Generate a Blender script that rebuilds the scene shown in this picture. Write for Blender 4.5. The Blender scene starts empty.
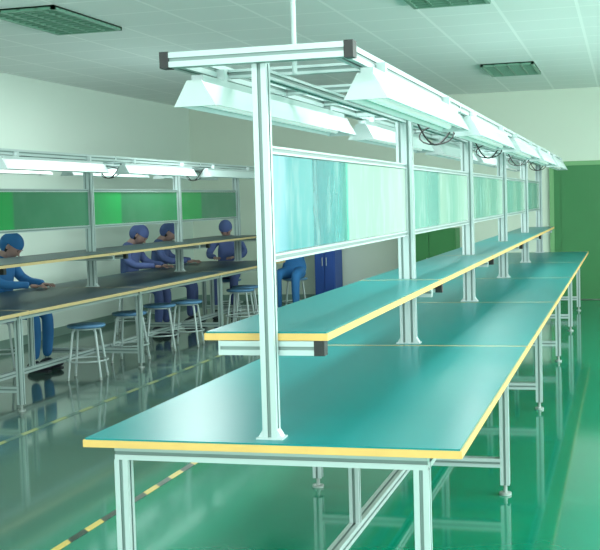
import bpy, bmesh, random
from math import *
from mathutils import Vector, Matrix
random.seed(4)
S=bpy.context.scene
S.view_settings.view_transform='Standard'

# ------------------------------------------------------------------ materials
def mat(name,col,rough=.5,metal=0,emit=None,es=0,spec=.5,noise=None,alpha=1,bump=0):
    m=bpy.data.materials.new(name); m.use_nodes=True; n=m.node_tree; b=n.nodes['Principled BSDF']
    b.inputs['Base Color'].default_value=(*col,1); b.inputs['Roughness'].default_value=rough
    b.inputs['Metallic'].default_value=metal; b.inputs['Specular IOR Level'].default_value=spec
    if emit: b.inputs['Emission Color'].default_value=(*emit,1); b.inputs['Emission Strength'].default_value=es
    b.inputs['Alpha'].default_value=alpha
    if noise:
        sc,amt=noise
        tc=n.nodes.new('ShaderNodeTexCoord'); nz=n.nodes.new('ShaderNodeTexNoise'); nz.inputs['Scale'].default_value=sc
        nz.inputs['Detail'].default_value=4
        rp=n.nodes.new('ShaderNodeMapRange'); rp.inputs['To Min'].default_value=1-amt; rp.inputs['To Max'].default_value=1+amt
        hs=n.nodes.new('ShaderNodeHueSaturation'); hs.inputs['Color'].default_value=(*col,1)
        n.links.new(tc.outputs['Object'],nz.inputs['Vector']); n.links.new(nz.outputs['Fac'],rp.inputs['Value'])
        n.links.new(rp.outputs['Result'],hs.inputs['Value']); n.links.new(hs.outputs['Color'],b.inputs['Base Color'])
        if bump:
            bp=n.nodes.new('ShaderNodeBump'); bp.inputs['Strength'].default_value=bump
            n.links.new(nz.outputs['Fac'],bp.inputs['Height']); n.links.new(bp.outputs['Normal'],b.inputs['Normal'])
    return m
def srgb(r,g,b):
    f=lambda c:((c/255+.055)/1.055)**2.4 if c/255>.04045 else c/255/12.92
    return (f(r),f(g),f(b))
ALU=mat('aluminium_profile',srgb(176,194,193),.35,.3,noise=(3,.04))
GROOVE=mat('aluminium_groove',srgb(120,142,138),.45,.3)
CAP=mat('black_plastic_cap',srgb(26,32,32),.5)
WOOD=mat('wood_edge',srgb(210,172,98),.45,noise=(12,.12))
WOODD=mat('wood_edge_aged',srgb(192,172,122),.45,noise=(12,.12))  # less saturated tan edge, used on the left benches
MAT=mat('teal_bench_mat',srgb(0,124,126),.3,noise=(1.3,.06),spec=.28)
MATD=mat('dark_bench_mat',srgb(22,50,60),.35,noise=(1.3,.06),spec=.35)
STEEL=mat('painted_steel',srgb(180,197,196),.4,.1)
REFL=mat('lamp_reflector',srgb(188,210,207),.35,emit=srgb(215,240,235),es=.01)
TUBE=mat('fluorescent_tube',srgb(240,250,246),.3,emit=srgb(240,255,250),es=.35)
CABLE=mat('black_cable',srgb(15,18,18),.5)
FOOT=mat('levelling_foot',srgb(160,172,168),.4,.3)
DARKG=mat('grille_dark',srgb(28,84,66),.5)
SLAT=mat('grille_slat',srgb(110,160,138),.4,.3)
DOORG=mat('door_green',srgb(48,120,68),.5,noise=(2,.08))
DOORF=mat('door_frame_green',srgb(110,165,112),.5)
SEATB=mat('stool_seat_blue',srgb(84,132,170),.45)
SKIN=mat('skin',srgb(160,130,122),.55)
HAIR=mat('hair',srgb(24,22,24),.6)
EYE=mat('eye',srgb(20,18,20),.3)
LIP=mat('lips',srgb(145,95,90),.5)
SHOE=mat('shoe',srgb(40,44,56),.6)
BLUE1=mat('coat_blue',srgb(36,104,160),.8,noise=(9,.12))
BLUE2=mat('coat_violet_blue',srgb(72,90,140),.8,noise=(9,.12))
CABG=mat('cabinet_green',srgb(40,120,60),.5)
CABB=mat('cabinet_blue',srgb(40,80,160),.5)

def wallmat(name,col):
    return mat(name,col,.7,noise=(.7,.04))
W_L=wallmat('wall_paint_left',srgb(200,219,208))
W_F=wallmat('wall_paint_far',srgb(204,219,204))
W_O=wallmat('wall_paint',srgb(225,232,228))
TRIM=mat('trim_paint',srgb(120,150,138),.5)

def math(n,op,a,b=None):
    m=n.nodes.new('ShaderNodeMath'); m.operation=op
    for i,v in enumerate((a,b)):
        if v is None: continue
        if hasattr(v,'links'): n.links.new(v,m.inputs[i])
        else: m.inputs[i].default_value=v
    return m.outputs[0]
def ceiling_mat():
    m=bpy.data.materials.new('ceiling_tiles'); m.use_nodes=True; n=m.node_tree; b=n.nodes['Principled BSDF']
    g=n.nodes.new('ShaderNodeNewGeometry'); sx=n.nodes.new('ShaderNodeSeparateXYZ'); n.links.new(g.outputs['Position'],sx.inputs[0])
    def line(o,off):
        v=math(n,'ADD',o,off+60); v=math(n,'DIVIDE',v,.6); v=math(n,'FRACT',v)
        v=math(n,'SUBTRACT',v,.5); v=math(n,'ABSOLUTE',v); return math(n,'GREATER_THAN',v,.478)
    l=math(n,'MAXIMUM',line(sx.outputs[0],1.55),line(sx.outputs[1],-7.7))
    nz=n.nodes.new('ShaderNodeTexNoise'); nz.inputs['Scale'].default_value=60; n.links.new(g.outputs['Position'],nz.inputs['Vector'])
    mx=n.nodes.new('ShaderNodeMix'); mx.data_type='RGBA'
    n.links.new(l,mx.inputs[0]); mx.inputs[6].default_value=(*srgb(232,238,236),1); mx.inputs[7].default_value=(*srgb(248,252,250),1)
    n.links.new(mx.outputs[2],b.inputs['Base Color']); b.inputs['Roughness'].default_value=.75
    bp=n.nodes.new('ShaderNodeBump'); bp.inputs['Strength'].default_value=.05; n.links.new(nz.outputs['Fac'],bp.inputs['Height']); n.links.new(bp.outputs['Normal'],b.inputs['Normal'])
    return m
def floor_mat():
    m=bpy.data.materials.new('epoxy_floor'); m.use_nodes=True; n=m.node_tree; b=n.nodes['Principled BSDF']
    g=n.nodes.new('ShaderNodeNewGeometry'); sx=n.nodes.new('ShaderNodeSeparateXYZ'); n.links.new(g.outputs['Position'],sx.inputs[0])
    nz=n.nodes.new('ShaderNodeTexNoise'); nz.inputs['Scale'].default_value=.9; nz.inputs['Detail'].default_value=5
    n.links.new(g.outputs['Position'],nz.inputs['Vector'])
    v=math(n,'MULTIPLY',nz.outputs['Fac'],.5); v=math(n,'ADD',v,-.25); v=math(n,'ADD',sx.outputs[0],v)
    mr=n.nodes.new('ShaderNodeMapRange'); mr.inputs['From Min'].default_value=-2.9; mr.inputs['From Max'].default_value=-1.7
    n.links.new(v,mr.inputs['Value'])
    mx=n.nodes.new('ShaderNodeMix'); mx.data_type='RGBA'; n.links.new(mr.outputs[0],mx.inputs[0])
    mx.inputs[6].default_value=(*srgb(68,98,88),1); mx.inputs[7].default_value=(*srgb(2,122,94),1)  # left grey, right green: mostly lighting, put into the floor colour
    hs=n.nodes.new('ShaderNodeHueSaturation'); n.links.new(mx.outputs[2],hs.inputs['Color'])
    r2=n.nodes.new('ShaderNodeMapRange'); r2.inputs['To Min'].default_value=.85; r2.inputs['To Max'].default_value=1.15
    n.links.new(nz.outputs['Fac'],r2.inputs['Value']); n.links.new(r2.outputs[0],hs.inputs['Value'])
    n.links.new(hs.outputs[0],b.inputs['Base Color']); b.inputs['Roughness'].default_value=.08
    b.inputs['Specular IOR Level'].default_value=.6
    return m
def tape_mat(name,c1,c2,period,duty):
    m=bpy.data.materials.new(name); m.use_nodes=True; n=m.node_tree; b=n.nodes['Principled BSDF']
    g=n.nodes.new('ShaderNodeNewGeometry'); sx=n.nodes.new('ShaderNodeSeparateXYZ'); n.links.new(g.outputs['Position'],sx.inputs[0])
    v=math(n,'ADD',sx.outputs[1],sx.outputs[0]); v=math(n,'DIVIDE',v,period); v=math(n,'FRACT',v); v=math(n,'GREATER_THAN',v,duty)
    mx=n.nodes.new('ShaderNodeMix'); mx.data_type='RGBA'; n.links.new(v,mx.inputs[0])
    mx.inputs[6].default_value=(*c1,1); mx.inputs[7].default_value=(*c2,1); n.links.new(mx.outputs[2],b.inputs['Base Color']); b.inputs['Roughness'].default_value=.3
    return m
def vinyl_mat(name,stops,alpha=.85,seed=0,streak=.45,freq=22):
    """hanging vinyl / polycarbonate sheets, coloured bands across the sheet with vertical streaks"""
    m=bpy.data.materials.new(name); m.use_nodes=True; n=m.node_tree; b=n.nodes['Principled BSDF']
    tc=n.nodes.new('ShaderNodeTexCoord'); sx=n.nodes.new('ShaderNodeSeparateXYZ'); n.links.new(tc.outputs['Generated'],sx.inputs[0])
    rp=n.nodes.new('ShaderNodeValToRGB'); n.links.new(sx.outputs[1],rp.inputs[0])
    cr=rp.color_ramp
    cr.elements[0].position=stops[0][0]; cr.elements[0].color=(*stops[0][1],1)
    cr.elements[1].position=stops[-1][0]; cr.elements[1].color=(*stops[-1][1],1)
    for p,c in stops[1:-1]:
        e=cr.elements.new(p); e.color=(*c,1)
    mp=n.nodes.new('ShaderNodeMapping'); mp.inputs['Scale'].default_value=(1,freq,1.0); mp.inputs['Location'].default_value=(seed,seed*3,0)
    n.links.new(tc.outputs['Generated'],mp.inputs[0])
    nz=n.nodes.new('ShaderNodeTexNoise'); nz.inputs['Scale'].default_value=1; nz.inputs['Detail'].default_value=3
    n.links.new(mp.outputs[0],nz.inputs['Vector'])
    mr=n.nodes.new('ShaderNodeMapRange'); mr.inputs['From Min'].default_value=.5; mr.inputs['From Max'].default_value=.75
    mr.inputs['To Max'].default_value=streak; n.links.new(nz.outputs['Fac'],mr.inputs['Value'])
    mx=n.nodes.new('ShaderNodeMix'); mx.data_type='RGBA'; n.links.new(mr.outputs[0],mx.inputs[0])
    n.links.new(rp.outputs[0],mx.inputs[6]); mx.inputs[7].default_value=(*srgb(188,214,210),1)
    n.links.new(mx.outputs[2],b.inputs['Base Color']); b.inputs['Roughness'].default_value=.25
    b.inputs['Alpha'].default_value=alpha
    return m

# ------------------------------------------------------------------ mesh builder
class MB:
    def __init__(s,name): s.name=name; s.v=[]; s.f=[]; s.mi=[]; s.mats=[]; s.sm=[]
    def m(s,mt):
        if mt not in s.mats: s.mats.append(mt)
        return s.mats.index(mt)
    def add(s,vs,fs,mt,smooth=False):
        o=len(s.v); s.v+= [tuple(v) for v in vs]; k=s.m(mt)
        for f in fs: s.f.append([o+i for i in f]); s.mi.append(k); s.sm.append(smooth)
    def box(s,x0,x1,y0,y1,z0,z1,mt):
        vs=[(x,y,z) for z in(z0,z1) for y in(y0,y1) for x in(x0,x1)]
        s.add(vs,[(0,2,3,1),(4,5,7,6),(0,1,5,4),(2,6,7,3),(0,4,6,2),(1,3,7,5)],mt)
    def prism(s,axis,poly,c0,c1,mt,cap=True,alt=None):
        def P(u,v,c): return {'x':(c,u,v),'y':(u,c,v),'z':(u,v,c)}[axis]
        n=len(poly); vs=[P(u,v,c0) for u,v in poly]+[P(u,v,c1) for u,v in poly]
        fs=[(i,(i+1)%n,n+(i+1)%n,n+i) for i in range(n)]
        if cap: fs+=[tuple(range(n))[::-1],tuple(range(n,2*n))]
        k0=len(s.f); s.add(vs,fs,mt)
        if alt:
            ka=s.m(alt[0])
            for i in alt[1]: s.mi[k0+i]=ka
    def prof(s,axis,cu,cv,c0,c1,mt,a=.045,b=.045):
        """slotted aluminium extrusion"""
        sw,sd=.0055,.006
        poly=[]; gr=[]
        def side(p,q,L,nrm):
            poly.append(p); ks=[.5] if L<.07 else [.25,.75]
            dx,dy=(q[0]-p[0])/L,(q[1]-p[1])/L
            for k in ks:
                i=len(poly); gr.extend((i,i+1,i+2))
                for t,d in((k*L-sw,0),(k*L-sw,sd),(k*L+sw,sd),(k*L+sw,0)):
                    poly.append((p[0]+dx*t-nrm[0]*d,p[1]+dy*t-nrm[1]*d))
        u0,u1,v0,v1=cu-a/2,cu+a/2,cv-b/2,cv+b/2
        side((u0,v0),(u1,v0),a,(0,-1)); side((u1,v0),(u1,v1),b,(1,0)); side((u1,v1),(u0,v1),a,(0,1)); side((u0,v1),(u0,v0),b,(-1,0))
        s.prism(axis,poly,c0,c1,mt,alt=(GROOVE,gr))
    def cyl(s,p,q,r,mt,n=12,r2=None):
        p,q=Vector(p),Vector(q); d=(q-p).normalized(); r2=r if r2 is None else r2
        a=d.orthogonal().normalized(); b=d.cross(a)
        vs=[p+(a*cos(t)+b*sin(t))*r for t in [2*pi*i/n for i in range(n)]]+[q+(a*cos(t)+b*sin(t))*r2 for t in [2*pi*i/n for i in range(n)]]
        fs=[(i,(i+1)%n,n+(i+1)%n,n+i) for i in range(n)]
        s.add(vs,fs,mt,True); s.add(vs,[tuple(range(n))[::-1],tuple(range(n,2*n))],mt)
    def tube(s,pts,r,mt,n=8):
        for a,b in zip(pts,pts[1:]): s.cyl(a,b,r,mt,n)
    def obj(s,parent=None,loc=(0,0,0)):
        me=bpy.data.meshes.new(s.name); me.from_pydata(s.v,[],s.f)
        for m in s.mats: me.materials.append(m)
        for p,k,sm in zip(me.polygons,s.mi,s.sm): p.material_index=k; p.use_smooth=sm
        bm=bmesh.new(); bm.from_mesh(me); bmesh.ops.recalc_face_normals(bm,faces=bm.faces); bm.to_mesh(me); bm.free()
        o=bpy.data.objects.new(s.name,me); S.collection.objects.link(o); o.location=loc
        if parent: o.parent=parent
        return o
def empty(name,loc=(0,0,0),rz=0):
    e=bpy.data.objects.new(name,None); S.collection.objects.link(e); e.location=loc; e.rotation_euler=(0,0,rz); e.empty_display_size=.1
    return e

# ------------------------------------------------------------------ room
XL,XR,YF,YN,H=-6.4,3.6,16.73,-3.0,2.95
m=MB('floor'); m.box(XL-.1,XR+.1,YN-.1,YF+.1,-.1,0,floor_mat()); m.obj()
m=MB('ceiling'); m.box(XL-.1,XR+.1,YN-.1,YF+.1,H,H+.1,ceiling_mat()); m.obj()
m=MB('wall_left'); m.box(XL-.1,XL,YN-.1,YF+.1,0,H,W_L); m.obj()
m=MB('wall_far'); m.box(XL,XR,YF,YF+.1,0,H,W_F); m.obj()
m=MB('wall_near'); nx0,nx1=-5.2,2.4
m.box(XL,XR,YN-.1,YN,0,.9,W_O); m.box(XL,XR,YN-.1,YN,2.6,H,W_O); m.box(XL,nx0,YN-.1,YN,.9,2.6,W_O); m.box(nx1,XR,YN-.1,YN,.9,2.6,W_O); m.obj()
m=MB('window_5')  # added window, unseen behind the camera, lets light onto camera-facing sides
for z in(.9,2.55): m.box(nx0,nx1,YN-.08,YN-.02,z,z+.05,STEEL)
for k in range(7):
    x=nx0+(nx1-nx0-.05)*k/6; m.box(x,x+.05,YN-.08,YN-.02,.95,2.55,STEEL)
m.obj()
m=MB('wall_right')
m.box(XR,XR+.1,YN-.1,YF+.1,0,.9,W_O); m.box(XR,XR+.1,YN-.1,YF+.1,2.6,H,W_O)
wins=[(-2.2,1.2),(2.2,5.6),(6.6,10),(11,14.4)]
ys=[YN-.1]+[v for w in wins for v in w]+[YF+.1]
for i in range(0,len(ys),2): m.box(XR,XR+.1,ys[i],ys[i+1],.9,2.6,W_O)
m.obj()
for i,(a,b) in enumerate(wins):
    m=MB('window_%d'%(i+1))
    for z in(.9,2.55): m.box(XR+.02,XR+.08,a,b,z,z+.05,STEEL)
    for k in range(5):
        y=a+(b-a-.05)*k/4; m.box(XR+.02,XR+.08,y,y+.05,.95,2.55,STEEL)
    m.obj()
m=MB('baseboard_far'); m.box(XL,-1.1,YF-.015,YF,0,.1,TRIM); m.obj()
m=MB('baseboard_left'); m.box(XL,XL+.015,YN,YF-.02,0,.1,TRIM); m.obj()
m=MB('door_1')
m.box(-1.03,-.97,YF-.04,YF-.001,0,1.94,DOORF); m.box(.17,.23,YF-.04,YF-.001,0,1.94,DOORF); m.box(-.97,.17,YF-.04,YF-.001,1.88,1.94,DOORF)
m.box(-.97,.17,YF-.03,YF-.001,.01,1.88,DOORG)
for x0,x1 in((-.87,-.48),(-.32,.07)):
    m.box(x0,x1,YF-.04,YF-.03,.15,.85,DOORG); m.box(x0,x1,YF-.04,YF-.03,1.0,1.75,DOORG)
m.cyl((.1,YF-.08,.95),(.1,YF-.03,.95),.015,STEEL); m.cyl((.1,YF-.08,.95),(.0,YF-.08,.95),.012,STEEL)
m.obj()
T1=tape_mat('tape_yellow_dashed',srgb(126,138,92),srgb(70,100,90),.42,.5)
T2=tape_mat('tape_yellow_black',srgb(174,156,80),srgb(36,50,42),.34,.5)
m=MB('floor_marking_tape'); m.box(-3.865,-3.82,-2.9,16.5,.0005,.002,T1); m.obj()
m=MB('floor_marking_tape'); m.box(-2.42,-2.38,-2.9,16.5,.0005,.002,T2); m.obj()
for cx,cy in((-1.25,8.3),(-4.25,8.3),(-1.25,13.7),(-4.25,13.7),(-1.25,2.9),(-4.25,2.9)):
    m=MB('ceiling_light_grille'); x0,x1,y0,y1=cx-.29,cx+.29,cy-.59,cy+.59
    m.box(x0,x1,y0,y1,H-.012,H-.001,DARKG)
    for a,b,c,d in((x0,x1,y0,y0+.03),(x0,x1,y1-.03,y1),(x0,x0+.03,y0,y1),(x1-.03,x1,y0,y1)): m.box(a,b,c,d,H-.03,H-.001,SLAT)
    for k in range(1,12): y=y0+(y1-y0)*k/12; m.box(x0,x1,y-.008,y+.008,H-.026,H-.012,SLAT)
    for k in range(1,4): x=x0+(x1-x0)*k/4; m.box(x-.008,x+.008,y0,y1,H-.026,H-.012,SLAT)
    m.obj()

# ------------------------------------------------------------------ workbench module
W,L=1.2,2.372
def lamp(m,cx,y0,y1,zt):
    zb=zt-.075
    o=[(cx-.066,zb),(cx-.022,zt),(cx+.022,zt),(cx+.066,zb),(cx+.061,zb),(cx+.019,zt-.006),(cx-.019,zt-.006),(cx-.061,zb)]
    m.prism('y',o[::-1],y0,y1,REFL,cap=False)
    e=[(cx-.069,zb-.003),(cx+.069,zb-.003),(cx+.024,zt+.003),(cx-.024,zt+.003)]
    m.prism('y',e,y0-.012,y0,STEEL); m.prism('y',e,y1,y1+.012,STEEL)
    m.box(cx-.02,cx+.02,y0+.02,y1-.02,zt,zt+.022,STEEL)
    for d in(-.028,.028):
        m.cyl((cx+d,y0,zb+.022),(cx+d,y1,zb+.022),.013,TUBE,10)
        m.cyl((cx+d,y0-.0,zb+.022),(cx+d,y0+.05,zb+.022),.016,STEEL,10)
    for y in(y0+.25,y1-.25): m.box(cx-.015,cx+.015,y-.015,y+.015,zt+.02,zt+.06,STEEL)
def bench(x,y,first,last,vinyl,matt,wood,sh0,sh1,L,k,rod=False):
    E=empty('assembly_workbench',(x,y,0))
    g=.003
    t=MB('tabletop'); t.box(-W/2,W/2,g,L-g,.722,.745,wood)
    t.box(-W/2,W/2,L-g-.016,L-g,.745,.7502,wood)
    t.box(-W/2+.006,W/2-.006,g+.004,L-g-.016,.745,.75,matt); t.obj(E)
    f=MB('frame')
    lx=W/2-.127; zr=.6995
    lxl=-lx-.015
    endy=[.06]+([L-.06] if last else [])
    for yy in endy:
        for sx in(lxl,lx):
            f.prof('z',sx,yy,.05,.677,ALU)
            f.cyl((sx,yy,.012),(sx,yy,.05),.01,FOOT); f.cyl((sx,yy,0),(sx,yy,.012),.03,FOOT,16)
        f.prof('x',yy,zr,lxl-.02,lx+.02,ALU)
        f.prof('x',yy,.16,lxl+.0225,lx-.0225,ALU)
    for sx in(lxl,lx): f.prof('y',sx,zr,.0825,L if not last else L-.0825,ALU)
    f.prof('y',0,.16,.0825,L+.03 if not last else L-.0825,ALU)
    f.prof('z',0,L/2,.1825,.722,ALU,.04,.04)
    f.obj(E)
    p=MB('uprights')
    pys=[.09]+([L-.09] if last else [])
    for i,yy in enumerate(pys):
        a=.045 if first and i==0 else .08
        p.prof('z',0,yy,.75,1.8975,ALU,a,.045)
        p.box(-a/2-.02,a/2+.02,yy-.03,yy+.03,.75,.755,STEEL)
        for d in(-1,1):
            p.prism('y',[(d*a/2,.755),(d*(a/2+.016),.755),(d*a/2,.78)],yy-.018,yy+.018,STEEL)
    p.obj(E)
    s=MB('shelf'); y0=.118 if first else g
    ys1=L-g
    s.box(sh0,sh1,y0,ys1,1.05,1.072,wood)
    s.box(sh0,sh1,ys1-.014,ys1,1.072,1.0772,wood)
    s.box(sh0+.005,sh1-.005,y0+.004,ys1-.014,1.072,1.077,matt)
    yb=.14
    s.prof('x',yb,1.0255,sh0+.05,sh1-.02,ALU,.04,.045); s.box(sh1-.02,sh1-.012,yb-.021,yb+.021,1.002,1.049,CAP); s.box(sh1-.045,sh1-.02,yb-.0215,yb-.02,1.002,1.049,CAP)
    s.box(sh0+.046,sh0+.05,yb-.021,yb+.021,1.002,1.049,STEEL)
    s.prof('x',L-.14,1.0255,sh0+.05,sh1-.02,ALU,.04,.045)
    s.obj(E)
    q=MB('screen_rails'); ya=.1125; yz=L+.0675 if not last else L-.1125
    q.prof('y',0,1.64,ya,yz,ALU,.025,.025); q.prof('y',0,1.305,ya,yz,ALU,.025,.025); q.obj(E)
    v=MB('screen_panel'); v.box(-.004,.004,ya+.01,yz-.01,1.32,1.625,vinyl); v.obj(E)
    c=MB('canopy_frame'); cw=.283; zc=1.92
    for i,yy in enumerate(pys):
        c.prof('x',yy-(.04 if first and i==0 else 0),zc,-cw,cw,ALU,.045,.045)
        if first and i==0:
            for d in(-1,1): c.box(d*cw-.008 if d>0 else -cw-.02,d*cw+.02 if d>0 else -cw+.008,yy-.065,yy-.015,zc-.025,zc+.025,CAP)
            c.box(-.0225,.0225,yy-.0175,yy+.0225,1.8975,1.94,ALU)
    for sx in(-cw+.0225,cw-.0225):
        c.prof('y',sx,zc,pys[0]+(.0 if first else .0225)-(.0175 if first else 0),L+.0675 if not last else L-.1125,ALU)
    for yy in(.5,1.2,1.8):
        c.prof('x',yy,zc-.0,-cw+.045,cw-.045,ALU,.03,.03)
    c.prof('y',0,1.87,.1125,L+.067 if not last else L-.1125,ALU,.03,.03)
    c.obj(E)
    l=MB('fluorescent_lamps')
    lamp(l,-cw+.055,.13,L-.3,1.862); lamp(l,cw+.018,.2,L-.25,1.862); l.obj(E)
    if not first:
        w=MB('lamp_cable')
        pts=[]
        for i in range(15):
            t=i/14; pts.append((.04+.2*t, .2+.1*t, 1.88-.13*sin(pi*t)*(1.2-t*.4)))
        w.tube(pts,.005,CABLE,6); 
        pts=[(.13+.09*cos(a),.3+.05*sin(a),1.80+.05*sin(a)) for a in [2*pi*i/16 for i in range(17)]]
        w.tube(pts,.004,CABLE,6); w.obj(E)
    return E
teal=srgb(46,142,146); teal2=srgb(20,120,126); pale=srgb(150,184,170); pblue=srgb(126,178,190)
VA=vinyl_mat('vinyl_strips_teal',[(0,pblue),(.07,srgb(100,164,176)),(.1,teal),(.22,srgb(74,156,158)),(.235,teal2),(.4,srgb(46,144,144)),(.44,srgb(0,128,118)),(.455,srgb(52,176,156)),(.47,pale),(.7,srgb(150,186,168)),(1,srgb(174,200,182))],.82)
VB=vinyl_mat('vinyl_strips_pale',[(0,srgb(62,142,134)),(.15,srgb(116,170,158)),(.42,srgb(76,150,140)),(.48,srgb(148,182,166)),(.7,srgb(114,168,152)),(1,srgb(166,196,178))],.82,3)
VC=vinyl_mat('vinyl_strips_pale_green',[(0,srgb(140,178,160)),(.3,srgb(78,148,134)),(.5,srgb(130,174,156)),(.7,srgb(92,154,138)),(1,srgb(162,194,174))],.82,7)
VG=vinyl_mat('board_green',[(0,srgb(20,140,64)),(.35,srgb(30,142,72)),(.37,srgb(52,116,84)),(1,srgb(60,124,92))],1,5,.03,6)
VH=vinyl_mat('board_green_split',[(0,srgb(36,136,76)),(.3,srgb(24,150,74)),(.32,srgb(46,116,78)),(.6,srgb(54,124,86)),(1,srgb(36,132,78))],1,9,.03,6)
for i in range(5):
    bench(-1.063,3.31+i*L,i==0,i==4,[VA,VB,VC,VC,VC][i],MAT,WOOD,-.222,.180,L,i)
L2=2.2
for i in range(4):
    bench(-4.77,5.34+i*L2,i==0,i==3,[VG,VG,VH,VG][i],MATD,WOODD,-.3,.35,L2,i)
m=MB('canopy_hanger_rod'); m.cyl((-1.012,3.6,1.8855),(-1.012,3.6,H-.02),.008,STEEL); m.cyl((-1.012,3.6,H-.02),(-1.012,3.6,H-.001),.03,STEEL,16); m.obj()

# ------------------------------------------------------------------ stools
def stool(x,y,r=0):
    E=empty('round_stool',(x,y,0),r)
    m=MB('seat'); n=28; pr=[(.0,.445),(.155,.445),(.165,.452),(.168,.462),(.162,.472),(.14,.476),(0,.478)]
    vs=[];fs=[]
    for rr,z in pr:
        for i in range(n): a=2*pi*i/n; vs.append((rr*cos(a),rr*sin(a),z))
    for j in range(len(pr)-1):
        for i in range(n): fs.append((j*n+i,j*n+(i+1)%n,(j+1)*n+(i+1)%n,(j+1)*n+i))
    m.add(vs,fs,SEATB,True); m.obj(E)
    l=MB('legs')
    for k in range(4):
        a=pi/4+k*pi/2; c,s=cos(a),sin(a)
        l.tube([(.05*c,.05*s,.435),(.12*c,.12*s,.437),(.14*c,.14*s,.41),(.2*c,.2*s,.015)],.011,STEEL,8)
        l.cyl((.2*c,.2*s,0),(.2*c,.2*s,.025),.013,FOOT,10)
    ring=[(.178*cos(a),.178*sin(a),.16) for a in [2*pi*i/24 for i in range(25)]]
    l.tube(ring,.008,STEEL,6); l.cyl((0,0,.43),(0,0,.446),.12,STEEL,20)
    l.obj(E)
for x,y in((-4.53,9.18),(-4.6,10.25),(-4.62,11.05),(-4.48,11.45),(-4.4,13.0),(-4.5,13.5)): stool(x,y,random.random())

# ------------------------------------------------------------------ seated workers
def skin_mesh(name,chains,mats,sub=2):
    verts=[];rad=[];edges=[]
    def vid(p,r):
        for i,v in enumerate(verts):
            if (Vector(v)-Vector(p)).length<1e-5: return i
        verts.append(p); rad.append(r); return len(verts)-1
    for ch in chains:
        pv=None
        for p,r in ch:
            i=vid(p,r)
            if pv is not None: edges.append((pv,i))
            pv=i
    me=bpy.data.meshes.new(name); me.from_pydata(verts,edges,[]); o=bpy.data.objects.new(name,me); S.collection.objects.link(o)
    md=o.modifiers.new('skin','SKIN'); md.use_smooth_shade=True
    for i,sv in enumerate(me.skin_vertices[0].data): sv.radius=rad[i]; sv.use_root=(i==0)
    sb=o.modifiers.new('sub','SUBSURF'); sb.levels=sub; sb.render_levels=sub
    dg=bpy.context.evaluated_depsgraph_get(); dg.update()
    nm=bpy.data.meshes.new_from_object(o.evaluated_get(dg)); nm.name=name
    bpy.data.objects.remove(o)
    nm.materials.clear(); nm.materials.append(mats)
    for p in nm.polygons: p.use_smooth=True
    return nm
def R(a,b=None): return (a,b if b else a)
body=[[((0,-.01,.56),R(.15,.12)),((0,0,.70),R(.135,.11)),((0,.03,.88),R(.155,.115)),((0,.04,1.0),R(.11,.08)),((0,.05,1.07),R(.055))]]
for d in(-1,1):
    body.append([((0,.04,1.0),R(.11,.08)),((d*.16,.04,.985),R(.062)),((d*.235,.10,.845),R(.05)),((d*.22,.2,.80),R(.044)),((d*.14,.36,.795),R(.034)),((d*.125,.385,.79),R(.034))])
    body.append([((0,-.01,.56),R(.15,.12)),((d*.1,.08,.55),R(.088)),((d*.12,.30,.545),R(.078)),((d*.125,.42,.52),R(.064)),((d*.12,.42,.30),R(.056)),((d*.12,.40,.10),R(.046))])
BODY=skin_mesh('body',body,BLUE1)
def hand_mesh(d):
    w=Vector((d*.125,.385,.785)); f=Vector((-d*.35,.92,-.05)).normalized(); s=Vector((f.y,-f.x,0))*(-d)
    ch=[[(tuple(w),R(.02)),(tuple(w+f*.04),R(.033,.017)),(tuple(w+f*.085),R(.036,.016))]]
    ms=[skin_mesh('hand_palm',ch,SKIN,1)]
    for k,(off,ln) in enumerate(((.03,.07),(.01,.08),(-.01,.074),(-.03,.058))):
        b=w+f*.078+s*off
        ms.append(skin_mesh('finger',[[(tuple(b),R(.009)),(tuple(b+f*ln*.45+Vector((0,0,.006))),R(.009)),(tuple(b+f*ln*.78+Vector((0,0,-.004))),R(.008)),(tuple(b+f*ln+Vector((0,0,-.016))),R(.007))]],SKIN,1))
    b=w+f*.03+s*.03
    ms.append(skin_mesh('thumb',[[(tuple(b),R(.011)),(tuple(b+s*.025+f*.025),R(.01)),(tuple(b+s*.032+f*.055+Vector((0,0,-.006))),R(.008))]],SKIN,1))
    bm=bmesh.new()
    for q in ms: bm.from_mesh(q)
    me=bpy.data.meshes.new('hand'); bm.to_mesh(me); bm.free(); me.materials.append(SKIN)
    for p in me.polygons: p.use_smooth=True
    return me
HANDS=[hand_mesh(-1),hand_mesh(1)]
def sph(m,c,r,mt,nu=20,nv=14,f=None,v0=0,v1=1):
    vs=[];fs=[]
    for j in range(nv+1):
        ph=pi*(v0+(v1-v0)*j/nv)
        for i in range(nu):
            a=2*pi*i/nu; p=Vector((sin(ph)*cos(a),sin(ph)*sin(a),cos(ph)))
            if f: p=f(p)
            vs.append((c[0]+p.x*r[0],c[1]+p.y*r[1],c[2]+p.z*r[2]))
    for j in range(nv):
        for i in range(nu): fs.append((j*nu+i,j*nu+(i+1)%nu,(j+1)*nu+(i+1)%nu,(j+1)*nu+i))
    m.add(vs,fs,mt,True)
def headshape(p):
    q=p.copy()
    if p.z<0: q.x*=1-.28*(-p.z)**1.3; q.y=q.y*(1-.15*(-p.z))+.12*(-p.z)
    return q
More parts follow.
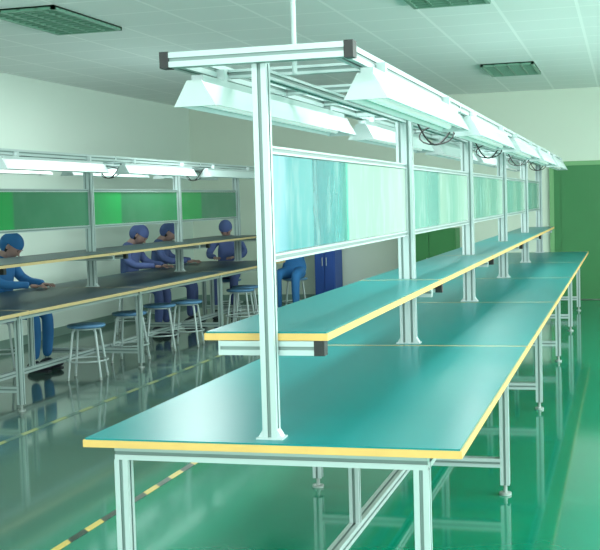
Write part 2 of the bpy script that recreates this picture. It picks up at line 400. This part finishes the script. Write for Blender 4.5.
def worker(x,y,rz,coat):
    E=empty('seated_worker',(x,y,0),rz)
    b=BODY.copy(); b.materials.clear(); b.materials.append(coat); o=bpy.data.objects.new('body',b); S.collection.objects.link(o); o.parent=E
    for h in HANDS: o=bpy.data.objects.new('hand',h); S.collection.objects.link(o); o.parent=E
    m=MB('head'); c=(0,.085,1.20)
    sph(m,c,(.075,.094,.115),SKIN,24,16,headshape)
    m.cyl((0,.052,1.03),(0,.07,1.14),.05,SKIN,16)
    m.add([(0,.20,1.165),(-.014,.165,1.162),(.014,.165,1.162),(0,.172,1.205)],[(0,1,3),(0,3,2),(0,2,1),(1,2,3)],SKIN)
    for d in(-1,1):
        sph(m,(d*.028,.166,1.203),(.011,.008,.006),EYE,8,6); sph(m,(d*.075,.08,1.195),(.01,.018,.028),SKIN,8,8)
        m.box(d*.028-.016,d*.028+.016,.165,.173,1.216,1.220,HAIR)
    sph(m,(0,.168,1.138),(.022,.008,.005),LIP,10,6)
    sph(m,(0,.065,1.205),(.079,.088,.10),HAIR,20,12,lambda p:Vector((p.x,min(p.y,.35),p.z)))
    # soft factory bonnet covering crown and nape
    sph(m,(0,.072,1.225),(.09,.104,.1),coat,24,8,None,0,.5)
    sph(m,(0,.035,1.2),(.084,.085,.1),coat,20,12)
    RT=Matrix.Translation((0,.05,1.07))@Matrix.Rotation(-.7,4,'X')@Matrix.Translation((0,-.05,-1.07))
    m.v=[tuple(RT@Vector(v)) for v in m.v]
    m.obj(E)
    k=MB('shoes')
    for d in(-1,1):
        sph(k,(d*.12,.445,.045),(.045,.125,.045),SHOE,16,10,lambda p:Vector((p.x,p.y,max(p.z,-.95)*(1.2 if p.y<0 else .9))))
        k.box(d*.12-.035,d*.12+.035,.34,.55,0,.012,SHOE)
    k.obj(E)
for x,y,rz,c in((-5.62,9.62,-pi/2,BLUE1),(-5.62,12.55,-pi/2,BLUE2),(-5.62,13.45,-pi/2+.2,BLUE2),(-5.15,14.75,pi+.2,BLUE2),(-4.25,14.85,pi,BLUE1)):
    worker(x,y,rz,c)
    stool(x,y,.3)

# ------------------------------------------------------------------ cabinets at far wall
def cabinet(x0,x1,h,mt):
    m=MB('storage_cabinet'); y0,y1=16.25,16.7
    m.box(x0,x1,y0,y1,.08,h,mt); m.box(x0+.03,x1-.03,y0+.03,y1,0,.08,CAP)
    xm=(x0+x1)/2
    for a,b in((x0+.01,xm-.004),(xm+.004,x1-.01)): m.box(a,b,y0-.018,y0,.1,h-.02,mt)
    for d in(-.03,.03): m.cyl((xm+d,y0-.03,h*.5),(xm+d,y0-.03,h*.5+.12),.006,STEEL)
    m.obj()
cabinet(-3.05,-2.3,1.05,CABG); cabinet(-4.35,-4.05,1.1,CABB)

# ------------------------------------------------------------------ lights
def area(name,loc,rot,sx,sy,e,col):
    l=bpy.data.lights.new(name,'AREA'); l.shape='RECTANGLE'; l.size=sx; l.size_y=sy; l.energy=e; l.color=col
    o=bpy.data.objects.new(name,l); S.collection.objects.link(o); o.location=loc; o.rotation_euler=rot
for i,(a,b) in enumerate(wins):
    area('window_daylight',(XR-.02,(a+b)/2,1.75),(0,radians(90),0),1.6,b-a,165,(.94,1,.985))
area('window_daylight',((nx0+nx1)/2,YN+.02,1.75),(radians(90),0,0),nx1-nx0,1.6,110,(.94,1,.985))  # fill light added behind the camera to brighten faces turned towards it
for x in(-4.25,-1.25,2):
    for y in(.5,5.6,11):
        area('ceiling_lamp_light',(x,y,H-.03),(0,0,0),.6,1.2,88 if x<-3 else 76,(.93,1,.975))  # fill lights added under the ceiling to lift the room, no fixtures here
w=bpy.data.worlds.new('World'); S.world=w; w.use_nodes=True
w.node_tree.nodes['Background'].inputs[0].default_value=(.9,1,.98,1); w.node_tree.nodes['Background'].inputs[1].default_value=2.2

# ------------------------------------------------------------------ camera
cd=bpy.data.cameras.new('Camera'); cd.lens=36*1161.8/600; cd.sensor_width=36; cd.clip_end=200
cam=bpy.data.objects.new('Camera',cd); S.collection.objects.link(cam); S.camera=cam
y,p,r=radians(15.73),radians(3.579),radians(1.636)
f=Vector((-sin(y)*cos(p),cos(y)*cos(p),-sin(p))); rt=Vector((cos(y),sin(y),0)); up=rt.cross(f)
R2=rt*cos(r)-up*sin(r); U2=up*cos(r)+rt*sin(r)
M=Matrix((R2,U2,-f)).transposed().to_4x4(); M.translation=Vector((0,0,1.4757)); cam.matrix_world=M
